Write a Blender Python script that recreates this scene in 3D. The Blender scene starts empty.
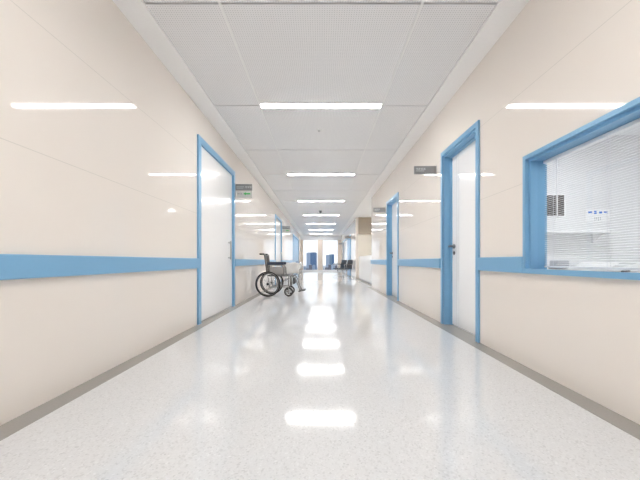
import bpy, bmesh, math, random
from mathutils import Vector, Matrix
random.seed(7)
PI = math.pi
scn = bpy.context.scene
COL = scn.collection
XW, H, EYE, END = 1.6, 2.836, 0.824, 23.5

# ---------------------------------------------------------------- materials
def base(name):
    m = bpy.data.materials.new(name); m.use_nodes = True
    return m, m.node_tree.nodes, m.node_tree.links, m.node_tree.nodes['Principled BSDF']
def mat(name, rgb, rough=.5, metal=0, coat=0, noise=0, nscale=40, spec=.5):
    m, N, L, p = base(name)
    p.inputs['Roughness'].default_value = rough
    p.inputs['Metallic'].default_value = metal
    p.inputs['Specular IOR Level'].default_value = spec
    if coat:
        p.inputs['Coat Weight'].default_value = coat; p.inputs['Coat Roughness'].default_value = .04
    tc = N.new('ShaderNodeTexCoord'); nz = N.new('ShaderNodeTexNoise'); nz.inputs['Scale'].default_value = nscale
    L.new(tc.outputs['Object'], nz.inputs['Vector'])
    mx = N.new('ShaderNodeMix'); mx.data_type = 'RGBA'
    k = noise or .02
    mx.inputs['A'].default_value = (*[c*(1-k) for c in rgb], 1)
    mx.inputs['B'].default_value = (*[min(1, c*(1+k)) for c in rgb], 1)
    L.new(nz.outputs['Fac'], mx.inputs['Factor']); L.new(mx.outputs['Result'], p.inputs['Base Color'])
    return m
def emis(name, rgb, s):
    m, N, L, p = base(name)
    p.inputs['Base Color'].default_value = (*rgb, 1)
    p.inputs['Emission Color'].default_value = (*rgb, 1); p.inputs['Emission Strength'].default_value = s
    return m
def math_node(N, L, op, a, b=None, c=None):
    n = N.new('ShaderNodeMath'); n.operation = op
    for i, v in enumerate((a, b, c)):
        if v is None: continue
        if hasattr(v, 'links'): L.new(v, n.inputs[i])
        else: n.inputs[i].default_value = v
    return n.outputs[0]

def wall_material():
    m, N, L, p = base('glossy_cream_panels')
    tc = N.new('ShaderNodeTexCoord'); sp = N.new('ShaderNodeSeparateXYZ'); L.new(tc.outputs['Object'], sp.inputs[0])
    z, y = sp.outputs['Z'], sp.outputs['Y']
    def line(src, at, w):
        return math_node(N, L, 'LESS_THAN', math_node(N, L, 'ABSOLUTE', math_node(N, L, 'SUBTRACT', src, at)), w)
    mask = math_node(N, L, 'MAXIMUM', line(z, 1.438, .0025), line(z, 2.168, .0025))
    for d in (6.5, 9.2, 12.9, 15.8, 2.9-3.2, -3.6):
        mask = math_node(N, L, 'MAXIMUM', mask, line(y, d, .003))
    nz = N.new('ShaderNodeTexNoise'); nz.inputs['Scale'].default_value = 1.2; L.new(tc.outputs['Object'], nz.inputs['Vector'])
    a = N.new('ShaderNodeMix'); a.data_type = 'RGBA'
    a.inputs['A'].default_value = (.83, .775, .72, 1); a.inputs['B'].default_value = (.85, .792, .737, 1)
    L.new(nz.outputs['Fac'], a.inputs['Factor'])
    b = N.new('ShaderNodeMix'); b.data_type = 'RGBA'; L.new(mask, b.inputs['Factor'])
    L.new(a.outputs['Result'], b.inputs['A']); b.inputs['B'].default_value = (.71, .67, .62, 1)
    L.new(b.outputs['Result'], p.inputs['Base Color'])
    p.inputs['Roughness'].default_value = .045
    p.inputs['Specular IOR Level'].default_value = .5
    return m
def floor_material():
    m, N, L, p = base('speckled_vinyl_floor')
    tc = N.new('ShaderNodeTexCoord')
    v = N.new('ShaderNodeTexVoronoi'); v.inputs['Scale'].default_value = 140; L.new(tc.outputs['Object'], v.inputs['Vector'])
    r = N.new('ShaderNodeValToRGB'); e = r.color_ramp.elements
    e[0].position = 0; e[0].color = (.56, .565, .575, 1); e[1].position = 1; e[1].color = (.80, .81, .82, 1)
    for pos, c in ((.16, (.62, .625, .635)), (.3, (.69, .695, .705)), (.8, (.72, .727, .737))):
        q = e.new(pos); q.color = (*c, 1)
    L.new(v.outputs['Color'], r.inputs['Fac']); L.new(r.outputs['Color'], p.inputs['Base Color'])
    nz = N.new('ShaderNodeTexNoise'); nz.inputs['Scale'].default_value = 3; L.new(tc.outputs['Object'], nz.inputs['Vector'])
    mr = N.new('ShaderNodeMapRange'); mr.inputs['To Min'].default_value = .075; mr.inputs['To Max'].default_value = .10
    L.new(nz.outputs['Fac'], mr.inputs['Value']); L.new(mr.outputs[0], p.inputs['Roughness'])
    p.inputs['Specular IOR Level'].default_value = 1.0
    return m
def perf_material():
    m, N, L, p = base('perforated_ceiling_metal')
    tc = N.new('ShaderNodeTexCoord'); sp = N.new('ShaderNodeSeparateXYZ'); L.new(tc.outputs['Object'], sp.inputs[0])
    def wave(src):
        f = math_node(N, L, 'FRACT', math_node(N, L, 'MULTIPLY', src, 1/.020))
        return math_node(N, L, 'ABSOLUTE', math_node(N, L, 'SUBTRACT', f, .5))
    d = math_node(N, L, 'SQRT', math_node(N, L, 'ADD', math_node(N, L, 'POWER', wave(sp.outputs['X']), 2), math_node(N, L, 'POWER', wave(sp.outputs['Y']), 2)))
    hole = math_node(N, L, 'LESS_THAN', d, .17)
    b = N.new('ShaderNodeMix'); b.data_type = 'RGBA'; L.new(hole, b.inputs['Factor'])
    b.inputs['A'].default_value = (.83, .825, .83, 1); b.inputs['B'].default_value = (.50, .50, .505, 1)
    L.new(b.outputs['Result'], p.inputs['Base Color']); p.inputs['Roughness'].default_value = .3
    return m
def glass_material(name, tint=(1, 1, 1)):
    m = bpy.data.materials.new(name); m.use_nodes = True
    N, L = m.node_tree.nodes, m.node_tree.links
    N.remove(N['Principled BSDF'])
    t = N.new('ShaderNodeBsdfTransparent'); t.inputs[0].default_value = (*tint, 1)
    g = N.new('ShaderNodeBsdfGlossy'); g.inputs['Roughness'].default_value = .01
    f = N.new('ShaderNodeLayerWeight'); f.inputs[0].default_value = .5
    fr = math_node(N, L, 'MULTIPLY_ADD', math_node(N, L, 'POWER', f.outputs['Facing'], 5), .6, .02)
    x = N.new('ShaderNodeMixShader'); L.new(fr, x.inputs[0]); L.new(t.outputs[0], x.inputs[1]); L.new(g.outputs[0], x.inputs[2])
    L.new(x.outputs[0], N['Material Output'].inputs[0])
    return m
def tower_material(name, glassc, framec, sx=3.2, sz=3.6):
    m, N, L, p = base(name)
    tc = N.new('ShaderNodeTexCoord'); sp = N.new('ShaderNodeSeparateXYZ'); L.new(tc.outputs['Object'], sp.inputs[0])
    h = math_node(N, L, 'ADD', sp.outputs['X'], sp.outputs['Y'])
    fx = math_node(N, L, 'LESS_THAN', math_node(N, L, 'FRACT', math_node(N, L, 'MULTIPLY', h, 1/sx)), .22)
    fz = math_node(N, L, 'LESS_THAN', math_node(N, L, 'FRACT', math_node(N, L, 'MULTIPLY', sp.outputs['Z'], 1/sz)), .25)
    b = N.new('ShaderNodeMix'); b.data_type = 'RGBA'; L.new(math_node(N, L, 'MAXIMUM', fx, fz), b.inputs['Factor'])
    b.inputs['A'].default_value = (*glassc, 1); b.inputs['B'].default_value = (*framec, 1)
    L.new(b.outputs['Result'], p.inputs['Base Color']); p.inputs['Roughness'].default_value = .35
    return m

M = dict(
    wall=wall_material(), floor=floor_material(), perf=perf_material(),
    border=mat('grey_floor_border', (.33, .315, .295), .22, noise=.06, nscale=120),
    soffit=mat('white_plaster', (.95, .945, .94), .55),
    dark_joint=mat('dark_joint', (.30, .295, .29), .8),
    tbar=mat('white_metal_bar', (.86, .86, .85), .35),
    blue=mat('blue_laminate', (.205, .43, .66), .28),
    door=mat('white_door', (.92, .92, .925), .16, coat=.3),
    groove=mat('grey_groove', (.62, .63, .65), .4),
    white=mat('white_paint', (.84, .84, .84), .35),
    tan=mat('tan_column_panel', (.70, .60, .51), .3),
    brown=mat('brown_fascia', (.42, .36, .29), .4),
    cream=mat('cream_paint', (.86, .81, .72), .5),
    grey_room=mat('light_grey_paint', (.74, .74, .745), .6),
    steel=mat('brushed_steel', (.55, .55, .55), .3, metal=1),
    dsteel=mat('dark_steel', (.22, .22, .23), .35, metal=.8),
    plastic=mat('pale_grey_plastic', (.40, .385, .37), .5),
    chrome=mat('chrome', (.72, .72, .73), .15, metal=1),
    sign=mat('grey_sign_plate', (.30, .30, .295), .4),
    signl=mat('pale_sign_plate', (.66, .64, .60), .4),
    mark=mat('white_sign_mark', (.72, .73, .75), .5),
    green=mat('green_sign_mark', (.08, .48, .12), .5),
    rubber=mat('black_rubber', (.035, .035, .035), .55),
    vinyl=mat('black_vinyl', (.05, .055, .065), .45, noise=.2),
    gfab=mat('dark_grey_fabric', (.115, .105, .10), .85, noise=.2, nscale=200),
    navy=mat('dark_navy_padding', (.03, .045, .075), .5),
    frame=mat('grey_metal_tube', (.33, .32, .31), .3, metal=.8),
    linen=mat('white_linen', (.76, .745, .72), .85, noise=.05),
    blanket=mat('grey_blanket', (.36, .34, .32), .9, noise=.2, nscale=60),
    bluefab=mat('blue_fabric', (.26, .34, .52), .8),
    desk=mat('white_desk', (.95, .95, .95), .25),
    worktop=mat('pale_worktop', (.82, .81, .79), .3),
    slat=mat('white_blind_slat', (.92, .92, .92), .35),
    cord=mat('pale_cord', (.76, .77, .80), .8),
    picture=mat('dark_brown_print', (.10, .09, .085), .5, noise=.5, nscale=30),
    markblue=mat('bright_blue_mark', (.03, .17, .60), .5),
    black=mat('black_plastic', (.03, .03, .035), .4),
    paper=mat('white_paper', (.88, .88, .87), .8),
    grey=mat('grey_plastic', (.42, .43, .46), .45),
    lamp=emis('lamp_diffuser', (1, .985, .96), 30),
    lamp_room=emis('office_lamp_diffuser', (.97, .985, 1), 15),
    glass=glass_material('clear_glass', (.97, .98, .99)),
    tower_blue=tower_material('blue_glass_tower', (.05, .13, .27), (.17, .26, .40)),
    tower_pale=tower_material('pale_blue_tower', (.30, .38, .50), (.42, .48, .58), 4.2, 4),
    tower_teal=tower_material('teal_glass_tower', (.14, .24, .34), (.26, .35, .44)),
    block=tower_material('grey_apartment_block', (.12, .12, .16), (.26, .24, .26), 5, 5),
    ground=mat('city_ground', (.40, .40, .43), .9, noise=.3, nscale=.02),
)

# ---------------------------------------------------------------- mesh helpers
class B:
    def __init__(s): s.bm = bmesh.new(); s.k = 0
    def box(s, x0, x1, y0, y1, z0, z1, m=0, bev=0):
        r = bmesh.ops.create_cube(s.bm, size=1)
        vs = r['verts']
        bmesh.ops.scale(s.bm, vec=(x1-x0, y1-y0, z1-z0), verts=vs)
        bmesh.ops.translate(s.bm, vec=((x0+x1)/2, (y0+y1)/2, (z0+z1)/2), verts=vs)
        fs = {f for v in vs for f in v.link_faces}
        for f in fs: f.material_index = m
        if bev:
            es = list({e for v in vs for e in v.link_edges})
            bmesh.ops.bevel(s.bm, geom=es, offset=bev, segments=2, affect='EDGES', profile=.6)
        return s
    def tube(s, pts, r, seg=10, m=0, cap=True, closed=False):
        pts = [Vector(p) for p in pts]; n = len(pts); rings = []
        up = None
        for i, p in enumerate(pts):
            if closed: d = (pts[(i+1) % n]-pts[i-1]).normalized()
            elif i == 0: d = (pts[1]-p).normalized()
            elif i == n-1: d = (p-pts[i-1]).normalized()
            else: d = ((pts[i+1]-p).normalized()+(p-pts[i-1]).normalized()).normalized()
            if up is None: up = Vector((0, 0, 1)) if abs(d.z) < .9 else Vector((1, 0, 0))
            a = d.cross(up)
            if a.length < 1e-4: a = d.orthogonal()
            a.normalize(); b = a.cross(d).normalized(); up = b
            rr = r[i] if isinstance(r, (list, tuple)) else r
            rings.append([s.bm.verts.new(p+a*rr*math.cos(2*PI*k/seg)+b*rr*math.sin(2*PI*k/seg)) for k in range(seg)])
        for i in range(n if closed else n-1):
            A, C = rings[i], rings[(i+1) % n]
            for k in range(seg):
                f = s.bm.faces.new((A[k], A[(k+1) % seg], C[(k+1) % seg], C[k])); f.material_index = m; f.smooth = True
        if cap and not closed:
            for R in (rings[0], rings[-1]):
                f = s.bm.faces.new(R); f.material_index = m
        return s
    def ring(s, c, R, r, axis='y', seg=40, m=0, sec=8):
        pts = []
        for k in range(seg):
            a = 2*PI*k/seg; u, v = R*math.cos(a), R*math.sin(a)
            pts.append(Vector(c)+(Vector((u, 0, v)) if axis == 'y' else Vector((0, u, v)) if axis == 'x' else Vector((u, v, 0))))
        rings = []
        for k, p in enumerate(pts):
            d = (p-Vector(c)).normalized(); n = Vector((0, 1, 0)) if axis == 'y' else Vector((1, 0, 0)) if axis == 'x' else Vector((0, 0, 1))
            rings.append([s.bm.verts.new(p+d*r*math.cos(2*PI*j/sec)+n*r*math.sin(2*PI*j/sec)) for j in range(sec)])
        for i in range(seg):
            A, C = rings[i], rings[(i+1) % seg]
            for k in range(sec):
                f = s.bm.faces.new((A[k], A[(k+1) % sec], C[(k+1) % sec], C[k])); f.material_index = m; f.smooth = True
        return s
    def prism(s, poly, off, m=0):
        """poly: 3D loop, off: extrusion vector"""
        a = [s.bm.verts.new(Vector(p)) for p in poly]; b = [s.bm.verts.new(Vector(p)+Vector(off)) for p in poly]
        n = len(a); fs = [s.bm.faces.new(a), s.bm.faces.new(b[::-1])]
        for i in range(n): fs.append(s.bm.faces.new((a[i], b[i], b[(i+1) % n], a[(i+1) % n])))
        for f in fs: f.material_index = m
        return s
    def grid(s, nx, ny, fn, thick=.01, m=0, ty=0):
        T = [[s.bm.verts.new(Vector(fn(i/nx, j/ny))) for j in range(ny+1)] for i in range(nx+1)]
        U = [[s.bm.verts.new(T[i][j].co-Vector((0, -ty, thick))) for j in range(ny+1)] for i in range(nx+1)]
        for i in range(nx):
            for j in range(ny):
                f = s.bm.faces.new((T[i][j], T[i+1][j], T[i+1][j+1], T[i][j+1])); f.smooth = True; f.material_index = m
                f = s.bm.faces.new((U[i][j], U[i][j+1], U[i+1][j+1], U[i+1][j])); f.material_index = m
        for i in range(nx):
            s.bm.faces.new((T[i][0], U[i][0], U[i+1][0], T[i+1][0])); s.bm.faces.new((T[i][ny], T[i+1][ny], U[i+1][ny], U[i][ny]))
        for j in range(ny):
            s.bm.faces.new((T[0][j], T[0][j+1], U[0][j+1], U[0][j])); s.bm.faces.new((T[nx][j], U[nx][j], U[nx][j+1], T[nx][j+1]))
        return s
    def done(s, name, mats, parent=None, kind=None):
        bmesh.ops.recalc_face_normals(s.bm, faces=s.bm.faces)
        me = bpy.data.meshes.new(name); s.bm.to_mesh(me); s.bm.free()
        for m in (mats if isinstance(mats, (list, tuple)) else [mats]): me.materials.append(M[m])
        o = bpy.data.objects.new(name, me); COL.objects.link(o)
        if parent: o.parent = parent
        if kind: o['kind'] = kind
        return o
def tag(o, label=None, cat=None, group=None):
    if label: o['label'] = label
    if cat: o['category'] = cat
    if group: o['group'] = group
    return o
def empty(name, loc, label=None, cat=None, group=None, rz=0, kind=None):
    o = bpy.data.objects.new(name, None); COL.objects.link(o); o.location = loc; o.rotation_euler = (0, 0, rz)
    o.empty_display_size = .1
    if kind: o['kind'] = kind
    return tag(o, label, cat, group)
def copy_tree(o, parent=None):
    c = o.copy(); COL.objects.link(c); c.parent = parent
    for ch in [x for x in bpy.data.objects if x.parent == o]: copy_tree(ch, c)
    return c
def struct(name, b, m): return b.done(name, m, kind='structure')

# ---------------------------------------------------------------- setting
BACK = -7.0
TH = .125
struct('floor', B().box(-1.8, 5.8, BACK-.2, END+.2, -.1, 0), 'floor')
struct('trim_1', B().box(-1.6, -1.467, BACK, END-.02, 0, .002), 'border')
b = B(); b.box(1.467, 1.6, BACK, 9.5, 0, .002); b.box(1.467, 1.6, 13.9, END-.02, 0, .002); b.box(1.62, 1.745, 9.5, 13.9, 0, .002)
for a, c in ((3.08, 3.91), (6.24, 7.21), (16.1, 21.6)): b.box(1.6, 1.70, a, c, 0, .002)
struct('trim_2', b, 'border')

def wall(name, x0, x1, y0, y1, holes, m='wall'):
    """boxes around openings; holes = (ya, yb, za, zb)"""
    b = B(); y = y0
    for ya, yb, za, zb in sorted(holes):
        if ya > y: b.box(x0, x1, y, ya, 0, H+.1)
        if za > 0: b.box(x0, x1, ya, yb, 0, za)
        if zb < H+.1: b.box(x0, x1, ya, yb, zb, H+.1)
        y = yb
    if y < y1: b.box(x0, x1, y, y1, 0, H+.1)
    return struct(name, b, m)
DH = 2.19    # right door opening height
LH = 2.40    # left door opening height
struct('light_block_left', B().box(-1.85, -1.80, BACK, END, 0, H+.1), 'cream')  # unseen slab added behind the left doors to stop sky light leaking in
b = B(); b.box(1.745, 1.795, 5.0, 9.3, 0, H+.1); b.box(1.745, 1.795, 14.1, END, 0, H+.1); b.box(1.745, 1.795, BACK, -.4, 0, H+.1)
struct('light_block_right', b, 'cream')  # unseen slabs added to keep outside light out of the right door gaps
wall('wall_left', -XW-TH, -XW, BACK, END, [(3.95, 5.44, 0, LH), (10.52, 12.07, 0, LH), (17.2, 21.4, 0, LH-.09)])
wall('wall_right', XW, XW+TH, BACK, 9.5, [(.40, 2.31, .75, 1.605), (3.08, 3.91, 0, DH), (6.24, 7.21, 0, DH)])
wall('wall_right_far', XW, XW+TH, 13.9, END, [(16.1, 21.6, 0, DH)])
b = B(); b.box(-1.8, 1.8, BACK-.2, BACK, 0, .1); b.box(-1.8, 1.8, BACK-.2, BACK, 2.48, H+.1)
for x0, x1 in ((-1.8, -1.41), (-.15, .15), (1.41, 1.8)): b.box(x0, x1, BACK-.2, BACK, .1, 2.48)
struct('wall_rear_added_glazing', b, 'white')  # unseen rear openings, added to bring daylight onto the near corridor
# nurse station recess
b = B(); b.box(1.725, 4.2, 9.3, 9.5, 0, H+.1); b.box(1.725, 4.2, 13.9, 14.1, 0, H+.1); b.box(4.2, 4.4, 9.3, 14.1, 0, H+.1)
struct('wall_station', b, 'cream')
struct('trim_3', B().box(1.725, 4.2, 13.80, 13.9, 2.07, H), 'brown')
struct('trim_9', B().box(1.6, 1.725, 9.5, 13.9, H-.01, H+.06), 'soffit')
# office behind the glazed opening
b = B(); b.box(1.725, 5.6, 4.8, 5.0, 0, H+.1); b.box(5.6, 5.8, -.4, 5.0, 0, H+.1); b.box(1.725, 5.6, -.4, -.2, 0, H+.1)
struct('wall_office', b, 'grey_room')
# rooms' ceilings
struct('ceiling_office', B().box(1.725, 5.8, -.4, 5.0, H, H+.1), 'white')
struct('ceiling_station', B().box(1.6, 4.4, 9.3, 14.1, H, H+.1), 'soffit')

# corridor ceiling: panels in three columns with open joints
LY0, PIT = 3.89, 1.545
seams = [LY0+PIT*k for k in range(-7, 14)]
b = B()
b.box(-1.8, 1.8, BACK-.2, END+.2, H+.06, H+.1, 1)
cols = [(-1.378, -.80), (-.782, .782), (.80, 1.378)]
ys = [BACK]+[s for s in seams if BACK < s < END]+[END]
for i in range(len(ys)-1):
    for j, (x0, x1) in enumerate(cols):
        ya, yb = ys[i]+.009, ys[i+1]-.009
        if j == 1:   # lamp sits across every second seam
            if (round((ys[i]-LY0)/PIT) % 2 == 0) and ys[i] in seams: ya = ys[i]+.060
            if (round((ys[i+1]-LY0)/PIT) % 2 == 0) and ys[i+1] in seams: yb = ys[i+1]-.060
        b.box(x0, x1, ya, yb, H, H+.02, 0)
struct('ceiling', b, ['perf', 'dark_joint'])
struct('trim_4', B().box(-1.6, -1.38, BACK, END, H-.012, H+.05), 'soffit')
struct('trim_5', B().box(1.38, 1.6, BACK, END, H-.012, H+.05), 'soffit')
b = B().box(-.80, -.782, BACK, END, H-.006, H+.03); struct('trim_6', b, 'tbar')
b = B().box(.782, .80, BACK, END, H-.006, H+.03); struct('trim_7', b, 'tbar')

# far glazed end wall
b = B()
b.box(-1.6, -1.41, END-.02, END+.2, .1, 2.48); b.box(-.235, .12, END-.02, END+.2, .1, 2.48); b.box(1.33, 1.6, END-.02, END+.2, .1, 2.48)
struct('wall_end', b, 'tan')
b = B(); b.box(-1.6, 1.6, END-.06, END+.2, 0, .1); b.box(-1.6, 1.6, END, END+.2, 2.48, H+.05)
struct('trim_8', b, 'white')
for n, (x0, x1, wy) in enumerate(((-1.41, -.235, END+.1), (.12, 1.33, END+.1), (-1.41, -.15, BACK-.1), (.15, 1.41, BACK-.1))):  # last two are unseen rear windows, added as a daylight source
    w = empty('window_%d' % (n+2), ((x0+x1)/2, wy, .1), kind='structure')
    c = (x0+x1)/2; hw = (x1-x0)/2
    q = B(); q.box(-hw, -hw+.035, -.03, .03, 0, 2.38); q.box(hw-.035, hw, -.03, .03, 0, 2.38)
    q.box(-hw+.035, hw-.035, -.03, .03, 0, .035); q.box(-hw+.035, hw-.035, -.03, .03, 2.345, 2.38)
    q.done('window_frame', 'white', w)
    B().box(-hw+.035, hw-.035, -.004, .004, .035, 2.345).done('pane', 'glass', w)

# protective wall rails
n_ = 0
RZ0, RZ1 = .729, .859
def rail(side, y0, y1, label):
    x = side*XW
    b = B(); xa, xb = (x, x-side*.030)
    b.box(min(xa, xb), max(xa, xb), y0, y1, RZ0, RZ1, bev=.008)
    o = b.done('handrail', 'blue'); tag(o, label, 'rail', 'blue wall rails along the corridor'); return o
rail(-1, BACK+.05, 3.86, 'blue wall rail on the left cream wall nearest the viewer')
rail(-1, 5.53, 10.42, 'blue wall rail behind the wheelchair between two left doors')
rail(-1, 12.17, 17.05, 'blue wall rail on the left wall behind the white gurney')
rail(1, 2.345, 3.01, 'short blue wall rail between the office window and nearest right door')
rail(1, 3.98, 6.17, 'blue wall rail between the two right doors with lever handles')
rail(1, 7.28, 9.5, 'blue wall rail between the second right door and the nurse station')

# ---------------------------------------------------------------- doors
def frame_mesh(y0, y1, z1, w, xs, xe, side):
    """door casing: lips of width w lying from xs to xe (x), open at the bottom"""
    a, c = min(xs, xe), max(xs, xe); b = B()
    b.box(a, c, y0, y0+w, 0, z1); b.box(a, c, y1-w, y1, 0, z1); b.box(a, c, y0+w, y1-w, z1-w, z1)
    return b
def left_door(num, y0, y1, top, leaf='door', handle=True):
    d = empty('door_%d' % num, (0, 0, 0), kind='structure')
    frame_mesh(y0, y1, top, .09, -XW-.015, -XW+.022, -1).done('door_frame', 'blue', d)
    lf = B().box(-XW-.06, -XW-.012, y0+.085, y1-.085, .012, top-.085).done('door_leaf', leaf, d)
    if handle:
        q = B(); yh = y1-.30; x = -XW-.012
        q.tube([(x, yh, .88), (x+.045, yh, .88)], .009); q.tube([(x, yh, 1.14), (x+.045, yh, 1.14)], .009)
        q.tube([(x+.045, yh, .85), (x+.045, yh, 1.17)], .012)
        q.done('pull_handle', 'steel', lf)
    return d
left_door(1, 3.87, 5.52, 2.46)
left_door(2, 10.43, 12.15, 2.46)
d = left_door(3, 17.1, 21.5, 2.38, leaf='blue', handle=False)
def right_door(num, y0, y1, top, hy):
    d = empty('door_%d' % num, (0, 0, 0), kind='structure')
    b = frame_mesh(y0, y1, top, .055, XW-.018, XW, 1)
    # deep jamb lining
    w = .05; X0, X1 = XW, XW+.125
    b.box(X0, X1, y0+.055, y0+.075, 0, top-.055); b.box(X0, X1, y1-.075, y1-.055, 0, top-.055); b.box(X0, X1, y0+.075, y1-.075, top-.075, top-.055)
    b.box(X0+.075, X0+.10, y0+.075, y0+.09, 0, top-.075); b.box(X0+.075, X0+.10, y1-.09, y1-.075, 0, top-.075); b.box(X0+.06, X0+.10, y0+.09, y1-.09, top-.09, top-.075)
    b.done('door_frame', 'blue', d)
    q = B(); xl = XW+.10; q.box(xl, xl+.035, y0+.078, y1-.078, .012, top-.078)
    for f in (.16, .24, .76, .84):
        yy = y0+.08+(y1-y0-.16)*f; q.box(xl-.0012, xl, yy-.003, yy+.003, .03, top-.09, 1)
    lf = q.done('door_leaf', ['door', 'groove'], d)
    h = B(); y = y1-.078-.07; z = 1.01
    h.tube([(xl, y, z), (xl-.012, y, z)], .028, 20); h.tube([(xl, y, z), (xl-.062, y, z)], .013)
    h.tube([(xl-.062, y+.012, z), (xl-.062, y-.06, z), (xl-.058, y-.135, z-.004)], .013)
    h.done('lever_handle', 'dsteel', lf)
    k = B(); k.tube([(xl, y, z-.085), (xl-.010, y, z-.085)], .023, 20); k.tube([(xl-.010, y, z-.085), (xl-.016, y, z-.085)], .009)
    k.done('lock_cylinder', 'dsteel', lf)
    return d
right_door(4, 3.02, 3.97, 2.245, 0)
right_door(5, 6.18, 7.27, 2.245, 0)
# far wide doorway on the right
d = empty('door_6', (0, 0, 0), kind='structure')
frame_mesh(16.05, 21.65, 2.245, .08, XW-.018, XW, 1).done('door_frame', 'blue', d)
B().box(XW-.03, XW+.06, 16.13, 17.9, 0, 2.165).done('side_panel', 'blue', d)
B().box(XW+.02, XW+.06, 17.9, 19.7, .012, 2.16).done('door_leaf', 'door', d)
B().box(XW+.02, XW+.06, 19.72, 21.57, .012, 2.16).done('door_leaf', 'door', d)

# ---------------------------------------------------------------- office window
W = empty('window_1', (0, 0, 0), kind='structure')
b = B(); y0, y1, z0, z1 = .37, 2.34, .729, 1.635
b.box(XW-.028, XW, y0, y1, z1-.03, z1); b.box(XW-.028, XW, y0, y1, z0, z0+.036)
b.box(XW-.028, XW, y0, y0+.03, z0+.036, z1-.03); b.box(XW-.028, XW, y1-.03, y1, z0+.036, z1-.03)
b.box(XW, XW+.125, .40, .42, .75, 1.605); b.box(XW, XW+.125, 2.29, 2.31, .75, 1.605)
b.box(XW, XW+.125, .42, 2.29, 1.585, 1.605); b.box(XW, XW+.125, .42, 2.29, .75, .756)
b.done('window_frame', 'blue', W)
B().box(XW+.050, XW+.056, .42, 2.29, .756, 1.585).done('pane', 'glass', W)

bl = empty('venetian_blind', (XW+.100, 1.352, 1.582), 'white venetian blind hanging open inside the blue framed office window', 'blind')
b = B(); N = 53
for i in range(N):
    z = -.03-i*.0147
    for s_ in range(3):   # slightly cupped slat
        u0, u1 = -.0085+s_*.00567, -.0085+(s_+1)*.00567
        f = lambda u: .0012*(1-(u/.0085)**2)+u*.22
        b.prism([(u0, -.92, z+f(u0)), (u1, -.92, z+f(u1)), (u1, -.92, z+f(u1)-.0006), (u0, -.92, z+f(u0)-.0006)], (0, 1.84, 0))
b.done('slats', 'slat', bl)
B().box(-.014, .014, -.925, .925, -.022, 0, bev=.003).done('head_rail', 'slat', bl)
B().box(-.011, .011, -.92, .92, -.806, -.794, bev=.003).done('bottom_rail', 'slat', bl)
for y in (.83, .42, -.05, -.5):
    q = B(); q.box(-.0105, -.0098, y-.0012, y+.0012, -.80, -.02); q.box(.0098, .0105, y-.0012, y+.0012, -.80, -.02); q.done('ladder_tape', 'cord', bl)
B().tube([(-.016, .79, -.02), (-.016, .785, -.45)], .0035).done('tilt_wand', 'slat', bl)

# office furnishing
dk = empty('office_desk', (2.25, 1.75, .012), 'pale office desk just inside the office window under the papers', 'desk')
B().box(-.38, .38, -1.4, 1.35, .715, .74, bev=.004).done('desktop', 'worktop', dk)
for x in (-.34, .34):
    for y in (-1.35, 1.3): B().box(x-.025, x+.025, y-.025, y+.025, -.012, .715).done('leg', 'steel', dk)
B().box(-.36, -.34, -1.32, 1.27, .30, .715).done('modesty_panel', 'white', dk)
def sheet(x, y, rz, w, l, lift, label, grp=None, z=.759):
    b = B().grid(10, 8, lambda u, v: ((u-.5)*w, (v-.5)*l, .003+lift*(u*u)+.004*math.sin(v*5+u*3)), .0015)
    o = b.done('paper_sheet', 'paper'); o.location = (x, y, z); o.rotation_euler = (0, 0, rz)
    tag(o, label, 'paper', 'papers on the office desk')
sheet(2.12, 2.36, .3, .21, .26, .05, 'white paper sheet on the office desk right of the small grey box')
sheet(2.16, 2.08, -.2, .30, .21, .06, 'curled white paper sheet in the middle of the office desk')
sheet(2.14, 1.72, .2, .21, .30, .04, 'white paper sheet on the office desk beside the black pen')
b = B(); b.box(-.06, .06, -.05, .05, 0, .022, bev=.005); b.box(-.052, .052, -.045, .045, .022, .075, bev=.006)
o = b.done('small_grey_box', 'grey'); o.location = (2.08, 2.62, .752); tag(o, 'small grey box on the office desk at the window corner', 'box')
b = B().tube([(-.07, 0, 0), (-.062, 0, 0), (.05, 0, 0), (.07, 0, 0)], [.002, .005, .005, .004])
o = b.done('pen', 'black'); o.location = (1.95, 1.92, .7585); o.rotation_euler = (0, 0, .5); tag(o, 'black pen lying on the office desk among the papers', 'pen')
# things on the office far wall
p = empty('framed_print', (3.70, 4.8, 1.71), 'dark brown print in a white frame on the office wall', 'picture')
b = B(); b.box(-.20, .20, -.02, 0, .165, .185); b.box(-.20, .20, -.02, 0, -.185, -.165); b.box(-.20, -.18, -.02, 0, -.165, .165); b.box(.18, .20, -.02, 0, -.165, .165)
b.done('picture_frame', 'white', p); B().box(-.18, .18, -.012, 0, -.165, .165).done('print', 'picture', p)
p = empty('wall_notice', (4.42, 4.8, 1.60), 'white wall notice with a row of four blue marks', 'sign')
B().box(-.19, .19, -.012, 0, -.15, .05, bev=.003).done('board', 'white', p)
for i, (w, h) in enumerate(((.06, .03), (.04, .05), (.045, .036), (.06, .028))):
    x = -.125+i*.083; b = B(); b.box(x-w/2, x+w/2, -.0145, -.012, -h/2, h/2)
    b.done('blue_mark', 'markblue', p)
b = B()
for i in range(4): b.box(-.05+i*.03-.004, -.05+i*.03+.004, -.0145, -.012, -.135+.01*(i % 2), -.075)
b.done('small_text', 'grey', p)
p = empty('wall_shelf', (3.95, 4.8, 1.27), 'long pale shelf on the office wall under the print', 'shelf')
B().box(-.75, .62, -.24, 0, -.012, .012, bev=.003).done('shelf_board', 'white', p)
for x in (-.5, .4):
    B().prism([(x-.01, 0, -.012), (x-.01, -.2, -.012), (x-.01, 0, -.16)], (.02, 0, 0)).done('bracket', 'white', p)
p = empty('office_cabinet', (3.9, 4.56, 0), 'low white office cabinet standing below the wall shelf', 'cabinet')
B().box(-.75, .95, -.2, .2, 0.06, .72).done('body', 'white', p); B().box(-.72, .92, -.18, .2, 0, .06).done('plinth', 'grey', p)
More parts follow.
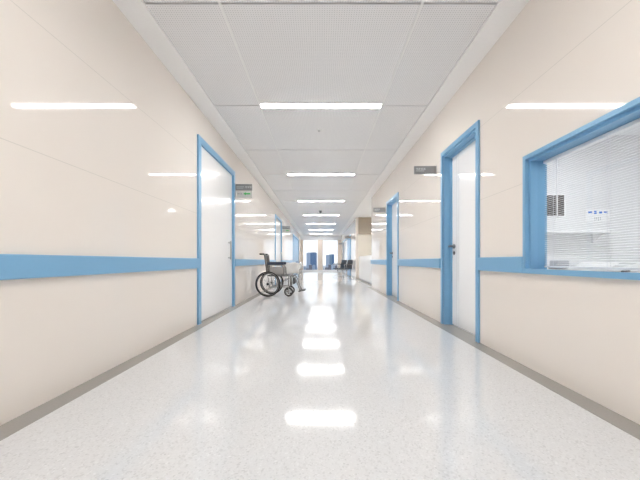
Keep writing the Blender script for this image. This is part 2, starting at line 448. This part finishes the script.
for i in range(3):
    dd = B().box(-.74+i*.56, -.19+i*.56, -.218, -.2, .08, .70, bev=.003).done('door', 'desk', p)
    B().box(-.24+i*.56, -.225+i*.56, -.235, -.218, .42, .54).done('handle', 'steel', dd)

# ---------------------------------------------------------------- ceiling lamps
def lamp_at(x, y, w, l, dm, label, grp, src=None):
    p = empty('ceiling_light', (x, y, H), label, 'light', grp)
    b = B(); b.box(-w/2-.006, w/2+.006, -l/2-.004, -l/2, -.004, .05); b.box(-w/2-.006, w/2+.006, l/2, l/2+.004, -.004, .05)
    b.box(-w/2-.006, -w/2, -l/2, l/2, -.004, .05); b.box(w/2, w/2+.006, -l/2, l/2, -.004, .05); b.box(-w/2, w/2, -l/2, l/2, .03, .05)
    b.done('housing', 'tbar', p); B().box(-w/2, w/2, -l/2, l/2, 0, .012).done('diffuser', dm, p)
    return p
first = None
words = {0: 'nearest', 1: 'second nearest', 2: 'third', 3: 'fourth', 4: 'fifth', 5: 'sixth', 6: 'farthest'}
for k in range(-3, 7):
    y = LY0+2*PIT*k
    if first is None: first = lamp_at(0, y, 1.55, .106, 'lamp', 'x', 'strip lights across the corridor ceiling'); o = first
    else: o = copy_tree(first); o.location = (0, y, H)
    if k >= 0: o['label'] = words[k]+' white strip light across the corridor ceiling in view'
    else: o['label'] = 'white strip light in the corridor ceiling %s the viewer' % {-1: 'just above', -2: 'behind', -3: 'far behind'}[k]
for x, y in ((3.6, 1.4), (3.6, 3.4)):
    p = lamp_at(x, y, 1.2, .3, 'lamp_room', 'white ceiling panel light of the office behind the blind, %s' % ('front' if y < 2 else 'back'), 'office ceiling lights')
    p.location.z = H-.05
p = lamp_at(3.0, 11.7, .9, .3, 'lamp_room', 'ceiling panel light above the nurse station desk', None); p.location.z = H-.05

# sprinkler and dome camera
p = empty('sprinkler', (-.03, 4.60, H), 'small pale sprinkler head between the two nearest strip lights', 'sprinkler')
B().ring((0, 0, -.003), .028, .005, 'z', 24).done('escutcheon', 'tbar', p)
b = B(); b.tube([(0, 0, .002), (0, 0, -.022)], .009); b.tube([(0, 0, -.022), (0, 0, -.026)], .018, 16); b.done('nozzle', 'steel', p)
p = empty('dome_camera', (-.02, 12.0, H), 'dark dome camera hanging from the middle of the corridor ceiling', 'camera')
B().tube([(0, 0, 0), (0, 0, -.03)], .065, 24).done('base_ring', 'grey', p)
b = B().tube([(0, 0, -.03), (0, 0, -.06), (0, 0, -.08), (0, 0, -.093), (0, 0, -.097)], [.052, .047, .036, .018, .004], 24); b.done('dome', 'black', p)

# ---------------------------------------------------------------- projecting signs
def glyphs(b, x0, z0, n, s, y, gap=1.25, seed=1):
    r = random.Random(seed)
    for i in range(n):
        x = x0+i*s*gap
        b.box(x, x+s, y-.0015, y, z0+s*.82, z0+s); b.box(x+s*.42, x+s*.58, y-.0015, y, z0, z0+s*.82)
        b.box(x+s*.05, x+s*.95, y-.0015, y, z0+s*.42, z0+s*.56)
        if r.random() > .4: b.box(x, x+s*.16, y-.0015, y, z0, z0+s*.42)
        if r.random() > .4: b.box(x+s*.84, x+s, y-.0015, y, z0, z0+s*.42)
    return b
def right_sign(y, label):
    p = empty('projecting_sign', (XW, y, 2.03), label, 'sign', 'grey projecting signs on the right wall')
    B().box(-.31, -.012, -.012, .012, 0, .108, bev=.002).done('sign_plate', 'sign', p)
    B().box(-.012, 0, -.02, .02, -.004, .112).done('wall_bracket', 'steel', p)
    b = glyphs(B(), -.285, .052, 4, .027, -.0125); b.box(-.285, -.175, -.014, -.012, .036, .042)
    b.done('lettering', 'mark', p); return p
right_sign(4.16, 'grey sign with white lettering projecting beside the nearest right door')
right_sign(7.40, 'small grey sign projecting past the second right door')
right_sign(16.0, 'far grey sign projecting above the black waiting chairs')
right_sign(21.9, 'farthest grey sign projecting by the end window on the right')
def left_sign(y, label):
    p = empty('projecting_sign', (-XW, y, 2.0), label, 'sign', 'two tier projecting signs on the left wall')
    B().box(.012, .32, -.012, .012, .138, .255, bev=.002).done('upper_plate', 'sign', p)
    B().box(.03, .32, -.012, .012, 0, .128, bev=.002).done('lower_plate', 'signl', p)
    B().box(0, .012, -.02, .02, 0, .255).done('wall_bracket', 'steel', p)
    b = glyphs(B(), .19, .178, 3, .034, -.0125, seed=4); b.box(.03, .17, -.014, -.012, .20, .207); b.box(.03, .15, -.014, -.012, .175, .181)
    b.done('lettering', 'mark', p)
    b = B(); b.prism([(.155, -.0125, .075), (.205, -.0125, .105), (.205, -.0125, .088), (.285, -.0125, .088), (.285, -.0125, .062), (.205, -.0125, .062), (.205, -.0125, .045)], (0, -.002, 0))
    b.done('green_arrow', 'green', p)
    b = glyphs(B(), .05, .06, 3, .024, -.0125, seed=2); b.done('small_lettering', 'sign', p)
left_sign(5.59, 'two tier grey sign with green arrow beside the nearest left door')
left_sign(12.35, 'small two tier sign above the gurney on the left wall')

# ---------------------------------------------------------------- nurse station desk
p = empty('reception_desk', (1.75, 11.7, 0), 'white reception desk front in the recess on the right', 'desk')
B().box(0, .03, -2.19, 2.19, 0.06, 1.0).done('front_panel', 'desk', p)
B().box(.03, .06, -2.19, 2.19, 0, .06).done('plinth', 'grey', p)
B().box(-.01, .30, -2.19, 2.19, 1.0, 1.03, bev=.004).done('counter_top', 'desk', p)
B().box(.25, .80, -2.19, 2.19, .72, .75).done('work_surface', 'worktop', p)
for y in (-2.17, 0, 2.15): B().box(.06, .75, y-.01, y+.01, 0, .72).done('side_panel', 'white', p)

# ---------------------------------------------------------------- wheelchair (faces +X)
wc = empty('wheelchair', (-1.225, 7.19, 0), 'black wheelchair parked against the left wall facing across the corridor', 'wheelchair')
R = .292; HW = .27; CX = .475
def spoke_wheel(y, sgn):
    t = B().ring((0, y, R), R-.014, .0135, 'y', 56).done('rear_wheel', 'rubber', wc)
    q = B(); q.ring((0, y, R), R-.035, .009, 'y', 48); q.done('rim', 'frame', t)
    q = B()
    for k in range(20):
        a = 2*PI*k/20; s2 = 1 if k % 2 else -1
        q.tube([(.025*math.cos(a+.5*s2), y+s2*.018, R+.025*math.sin(a+.5*s2)), ((R-.037)*math.cos(a), y, R+(R-.037)*math.sin(a))], .0022, 5)
    q.done('spokes', 'chrome', t)
    B().tube([(0, y-.035, R), (0, y+.035, R)], .024, 16).done('hub', 'black', t)
    q = B(); q.ring((0, y+sgn*.04, R), R-.045, .009, 'y', 48)
    for k in range(6):
        a = 2*PI*k/6+.3; q.tube([((R-.035)*math.cos(a), y, R+(R-.035)*math.sin(a)), ((R-.045)*math.cos(a), y+sgn*.04, R+(R-.045)*math.sin(a))], .004, 6)
    q.done('hand_rim', 'black', t)
spoke_wheel(-HW, -1); spoke_wheel(HW, 1)
for s in (-1, 1):
    y = s*.22
    # side frame
    q = B()
    q.tube([(-.235, y, .985), (-.165, y, .985), (-.14, y, .965), (-.085, y, .50), (-.03, y, .20)], .0125)     # back post
    q.tube([(-.07, y, .49), (.33, y, .49), (.385, y, .47), (.41, y, .42), (.415, y, .25)], .0125)             # seat rail and front post
    q.tube([(-.04, y, .22), (.36, y, .22)], .0115)                                                            # lower rail
    q.tube([(-.09, y, .56), (-.06, y, .73), (.20, y, .73), (.25, y, .66), (.26, y, .49)], .0115)              # arm tube
    q.tube([(.35, y, .49), (.35, y, .20)], .0125)
    q.done('side_frame', 'frame', wc)
    B().tube([(-.275, y, .985), (-.17, y, .985)], .019, 12).done('push_grip', 'rubber', wc)
    B().box(-.10, .255, y-.035, y+.035, .735, .805, bev=.022).done('armrest', 'navy', wc)
    B().box(-.04, .25, y-s*.006-.003, y-s*.006+.003, .515, .675, bev=.002).done('side_guard', 'plastic', wc)
    # caster
    c = B().ring((CX, y, .108), .088, .019, 'y', 30).done('caster_wheel', 'rubber', wc)
    q = B(); q.tube([(CX, y-.03, .108), (CX, y+.03, .108)], .016)
    for k in range(5):
        a = 2*PI*k/5; q.tube([(CX, y, .108), (CX+.08*math.cos(a), y, .108+.08*math.sin(a))], .012, 6)
    q.done('caster_hub', 'grey', c)
    q = B(); q.tube([(CX, y-.03, .108), (CX-.01, y-.03, .225), (CX-.01, y, .245)], .009); q.tube([(CX, y+.03, .108), (CX-.01, y+.03, .225), (CX-.01, y, .245)], .009)
    q.done('caster_fork', 'frame', c)
    # leg rest
    q = B(); q.tube([(.37, y, .475), (.45, y, .47), (.50, y*.98, .40), (.56, y*.9, .20), (.60, y*.9, .12)], .011); ft = q.done('leg_rest', 'frame', wc)
    q = B(); yy = y*.9-s*.085
    q.prism([(.545, yy-.075, .105), (.685, yy-.075, .135), (.685, yy-.075, .15), (.545, yy-.075, .12)], (0, .15, 0)); q.done('footplate', 'rubber', ft)
    B().box(.44, .475, yy-.07, yy+.07, .29, .43, bev=.01).done('calf_pad', 'vinyl', ft)
# cross brace, seat, back
q = B(); q.tube([(.10, -.22, .22), (.10, .22, .48)], .011); q.tube([(.13, .22, .22), (.13, -.22, .48)], .011); q.done('cross_brace', 'frame', wc)
q = B(); q.grid(8, 8, lambda u, v: (-.07+u*.42, -.205+v*.41, .505-.03*math.sin(PI*v)), .02); q.done('seat', 'vinyl', wc)
q = B()
n = 10
P = [[Vector((-.143+.055*(1-(i/n))+(.008)-.035*math.sin(PI*j/n), -.215+.43*j/n, .96-(1-i/n)*.42)) for j in range(n+1)] for i in range(n+1)]
T1 = [[q.bm.verts.new(v) for v in r] for r in P]; T2 = [[q.bm.verts.new(v+Vector((-.035, 0, 0))) for v in r] for r in P]
for i in range(n):
    for j in range(n):
        q.bm.faces.new((T1[i][j], T1[i+1][j], T1[i+1][j+1], T1[i][j+1])).smooth = True
        q.bm.faces.new((T2[i][j], T2[i][j+1], T2[i+1][j+1], T2[i+1][j])).smooth = True
for i in range(n):
    q.bm.faces.new((T1[i][0], T2[i][0], T2[i+1][0], T1[i+1][0])); q.bm.faces.new((T1[i][n], T1[i+1][n], T2[i+1][n], T2[i][n]))
    q.bm.faces.new((T1[0][i], T1[0][i+1], T2[0][i+1], T2[0][i])); q.bm.faces.new((T1[n][i], T2[n][i], T2[n][i+1], T1[n][i+1]))
q.done('backrest', 'gfab', wc)

# lengthen the frame parts so that the seat and leg rests reach forward over the casters
for o in list(bpy.data.objects):
    if o.parent == wc and not o.name.startswith(('rear_wheel', 'caster')):
        for q in [o]+[c for c in bpy.data.objects if c.parent == o]:
            for v in q.data.vertices: v.co.x = .075+v.co.x*(1.14 if v.co.x > -.08 else 1)

# ---------------------------------------------------------------- gurney behind
g = empty('gurney', (-1.19, 13.3, 0), 'white hospital gurney parked along the left wall beyond the wheelchair', 'gurney')
B().box(-.30, .30, -.95, .95, .50, .55, bev=.01).done('bed_frame', 'white', g)
B().box(-.29, .29, -.93, .93, .55, .64, bev=.025).done('mattress', 'linen', g)
for s in (-1, 1):
    q = B(); x = s*.315; q.tube([(x, -.6, .52), (x, -.6, .74), (x, -.55, .76), (x, .55, .76), (x, .6, .74), (x, .6, .52)], .012)
    for k in range(4): q.tube([(x, -.36+k*.24, .53), (x, -.36+k*.24, .76)], .008)
    q.done('side_rail', 'chrome', g)
    q = B(); y = s*.9
    q.tube([(-.27, y, .50), (-.27, y*.93, .2), (.27, y*.93, .2), (.27, y, .50)], .016); q.done('leg_frame', 'frame', g)
    for x in (-.26, .26):
        c = B().ring((x, y*.93, .075), .055, .02, 'x', 26).done('caster', 'grey', g)
        q = B(); q.tube([(x-.03, y*.93, .075), (x+.03, y*.93, .075)], .01); q.tube([(x, y*.93, .075), (x, y*.93, .2)], .012); q.done('caster_stem', 'frame', c)
q = B(); q.tube([(-.25, -.84, .2), (-.25, .84, .2)], .015); q.tube([(.25, -.84, .2), (.25, .84, .2)], .015); q.done('base_frame', 'frame', g)
def rum(u, v):
    x = -.285+u*.57; y = -.985+v*1.2
    z = .69+.045*math.sin(PI*u)**.5+.018*math.sin(9*u+5*v)+.014*math.sin(17*v-6*u)
    i = round(v*34)
    if i <= 2: y = -.999+.004*i
    else: y = -.995+(i-2)*.037
    if i < 2: z -= .42-.12*i
    return (x, y, z)
o = B().grid(26, 34, rum, .012, ty=.013).done('blanket', 'linen'); o.parent = None; o.location = g.location
tag(o, 'rumpled off-white blanket spread on the gurney by the left wall', 'blanket')
o = B().grid(10, 10, lambda u, v: (-.22+u*.44, .45+v*.36, .652+.085*(math.sin(PI*u)*math.sin(PI*v))**.4), .008).done('pillow', 'linen'); o.location = g.location
tag(o, 'white pillow at the far end of the gurney', 'pillow')
o = B().grid(6, 8, lambda u, v: (.14+u*.12, -.90+v*.22, .795+.012*math.sin(7*v+2*u)), .02).done('towel', 'bluefab'); o.location = g.location
tag(o, 'blue folded cloth on the near corner of the gurney', 'cloth')

# ---------------------------------------------------------------- waiting chairs on the right
def make_bench(y, x, label):
    p = empty('waiting_bench', (x, y, 0), label, 'bench', 'black two seat waiting benches')
    for s in (-1, 1):
        yy = s*.28
        seat = B().box(-.50, -.04, yy-.22, yy+.22, .42, .465, bev=.018).done('seat', 'vinyl', p)
        q = B(); q.prism([(-.06, yy-.22, .43), (-.015, yy-.22, .43), (.085, yy-.22, .87), (.045, yy-.22, .88)], (0, .44, 0)); q.done('backrest', 'vinyl', p)
    for yy in (-.53, 0, .53):
        q = B(); q.tube([(-.02, yy, .44), (-.02, yy, .65), (-.45, yy, .65), (-.47, yy, .63), (-.47, yy, .44)], .013); am = q.done('arm_frame', 'chrome', p)
        B().box(-.44, -.05, yy-.025, yy+.025, .655, .685, bev=.01).done('arm_pad', 'black', am)
    B().box(-.29, -.23, -.55, .55, .36, .41).done('beam', 'frame', p)
    for yy in (-.42, .42):
        q = B(); q.tube([(-.26, yy, .37), (-.26, yy, .07)], .022); q.tube([(-.52, yy, .025), (-.50, yy, .05), (-.26, yy, .08), (-.02, yy, .05), (0, yy, .025)], .018)
        for x_ in (-.515, -.005): q.tube([(x_, yy, 0), (x_, yy, .03)], .02)
        q.done('leg', 'chrome', p)
    return p
b1 = make_bench(15.0, 1.50, 'black two seat waiting bench with chrome legs near the right wall')
b1.location = (1.31, 15.5, 0); b1.rotation_euler.z = math.radians(29); del b1['group']

# ---------------------------------------------------------------- city outside
GZ = -90.0
B().box(-2500, 2500, 300, 6000, GZ-5, GZ).done('city_ground', 'ground')
bpy.data.objects['city_ground']['kind'] = 'structure'
def tower(x, y, w, d, top, m, label, tiers=()):
    p = empty('office_tower', (x, y, GZ), label, 'building', 'city buildings beyond the end windows')
    t = top-GZ
    B().box(-w/2, w/2, -d/2, d/2, 0, t).done('shaft', m, p)
    B().box(-w*.34, w*.34, -d*.34, d*.34, t, t+w*.09).done('rooftop_block', 'grey', p)
    q = B(); q.box(-w/2-.6, -w/2, -d/2-.6, d/2, 0, t); q.box(w/2, w/2+.6, -d/2-.6, d/2, 0, t); q.done('corner_fins', m, p)
    return p
tower(-37, 1500, 31, 30, 42, 'tower_blue', 'dark blue glass tower left of the middle column')
tower(-75, 1900, 32, 30, 52, 'tower_pale', 'pale blue tower left of the dark blue tower')
tower(33, 1500, 16, 24, 30, 'tower_pale', 'pale narrow tower just right of the middle column')
tower(49, 1550, 14, 24, 34, 'tower_teal', 'teal tower in the middle of the right window')
tower(37*1.1+25, 1700, 16, 24, 38, 'tower_blue', 'blue tower at the right of the right window group')
r = random.Random(3)
for i in range(26):
    x = -180+i*16; y = 1150+((i*7) % 5)*45; w = r.uniform(9, 15); h = r.uniform(-36, -12)
    p = empty('apartment_block', (x*y/1500, y, GZ), 'low hazy grey block on the skyline below the towers', 'building', 'low blocks of the distant skyline')
    B().box(-w/2, w/2, -8, 8, 0, h-GZ).done('walls', 'block' if i % 3 else 'tower_pale', p)
    B().box(-w/5, w/5, -3, 3, h-GZ, h-GZ+3).done('rooftop_block', 'grey', p)

# ---------------------------------------------------------------- world, camera
w = bpy.data.worlds.new('World'); scn.world = w; w.use_nodes = True
N, L = w.node_tree.nodes, w.node_tree.links
bg = N['Background']; tc = N.new('ShaderNodeTexCoord'); sp = N.new('ShaderNodeSeparateXYZ'); L.new(tc.outputs['Generated'], sp.inputs[0])
rp = N.new('ShaderNodeValToRGB'); rp.color_ramp.elements[0].position = .0; rp.color_ramp.elements[0].color = (.93, .96, 1, 1)
rp.color_ramp.elements[1].position = .5; rp.color_ramp.elements[1].color = (.75, .87, 1, 1)
L.new(sp.outputs['Z'], rp.inputs['Fac']); L.new(rp.outputs['Color'], bg.inputs['Color']); bg.inputs['Strength'].default_value = .72

cam = bpy.data.cameras.new('camera'); co = bpy.data.objects.new('camera', cam); COL.objects.link(co)
co.location = (0, 0, EYE); co.rotation_euler = (PI/2, 0, 0)
cam.sensor_fit = 'HORIZONTAL'; cam.sensor_width = 36; cam.lens = 36*300/640
cam.shift_x = -1/640; cam.shift_y = 21/640; cam.clip_start = .05; cam.clip_end = 8000
scn.camera = co
scn.cycles.max_bounces = 16; scn.cycles.diffuse_bounces = 12; scn.cycles.transparent_max_bounces = 16
vs = scn.view_settings
vs.view_transform = 'Standard'; vs.look = 'None'; vs.gamma = 1; vs.use_curve_mapping = False; vs.exposure = .94
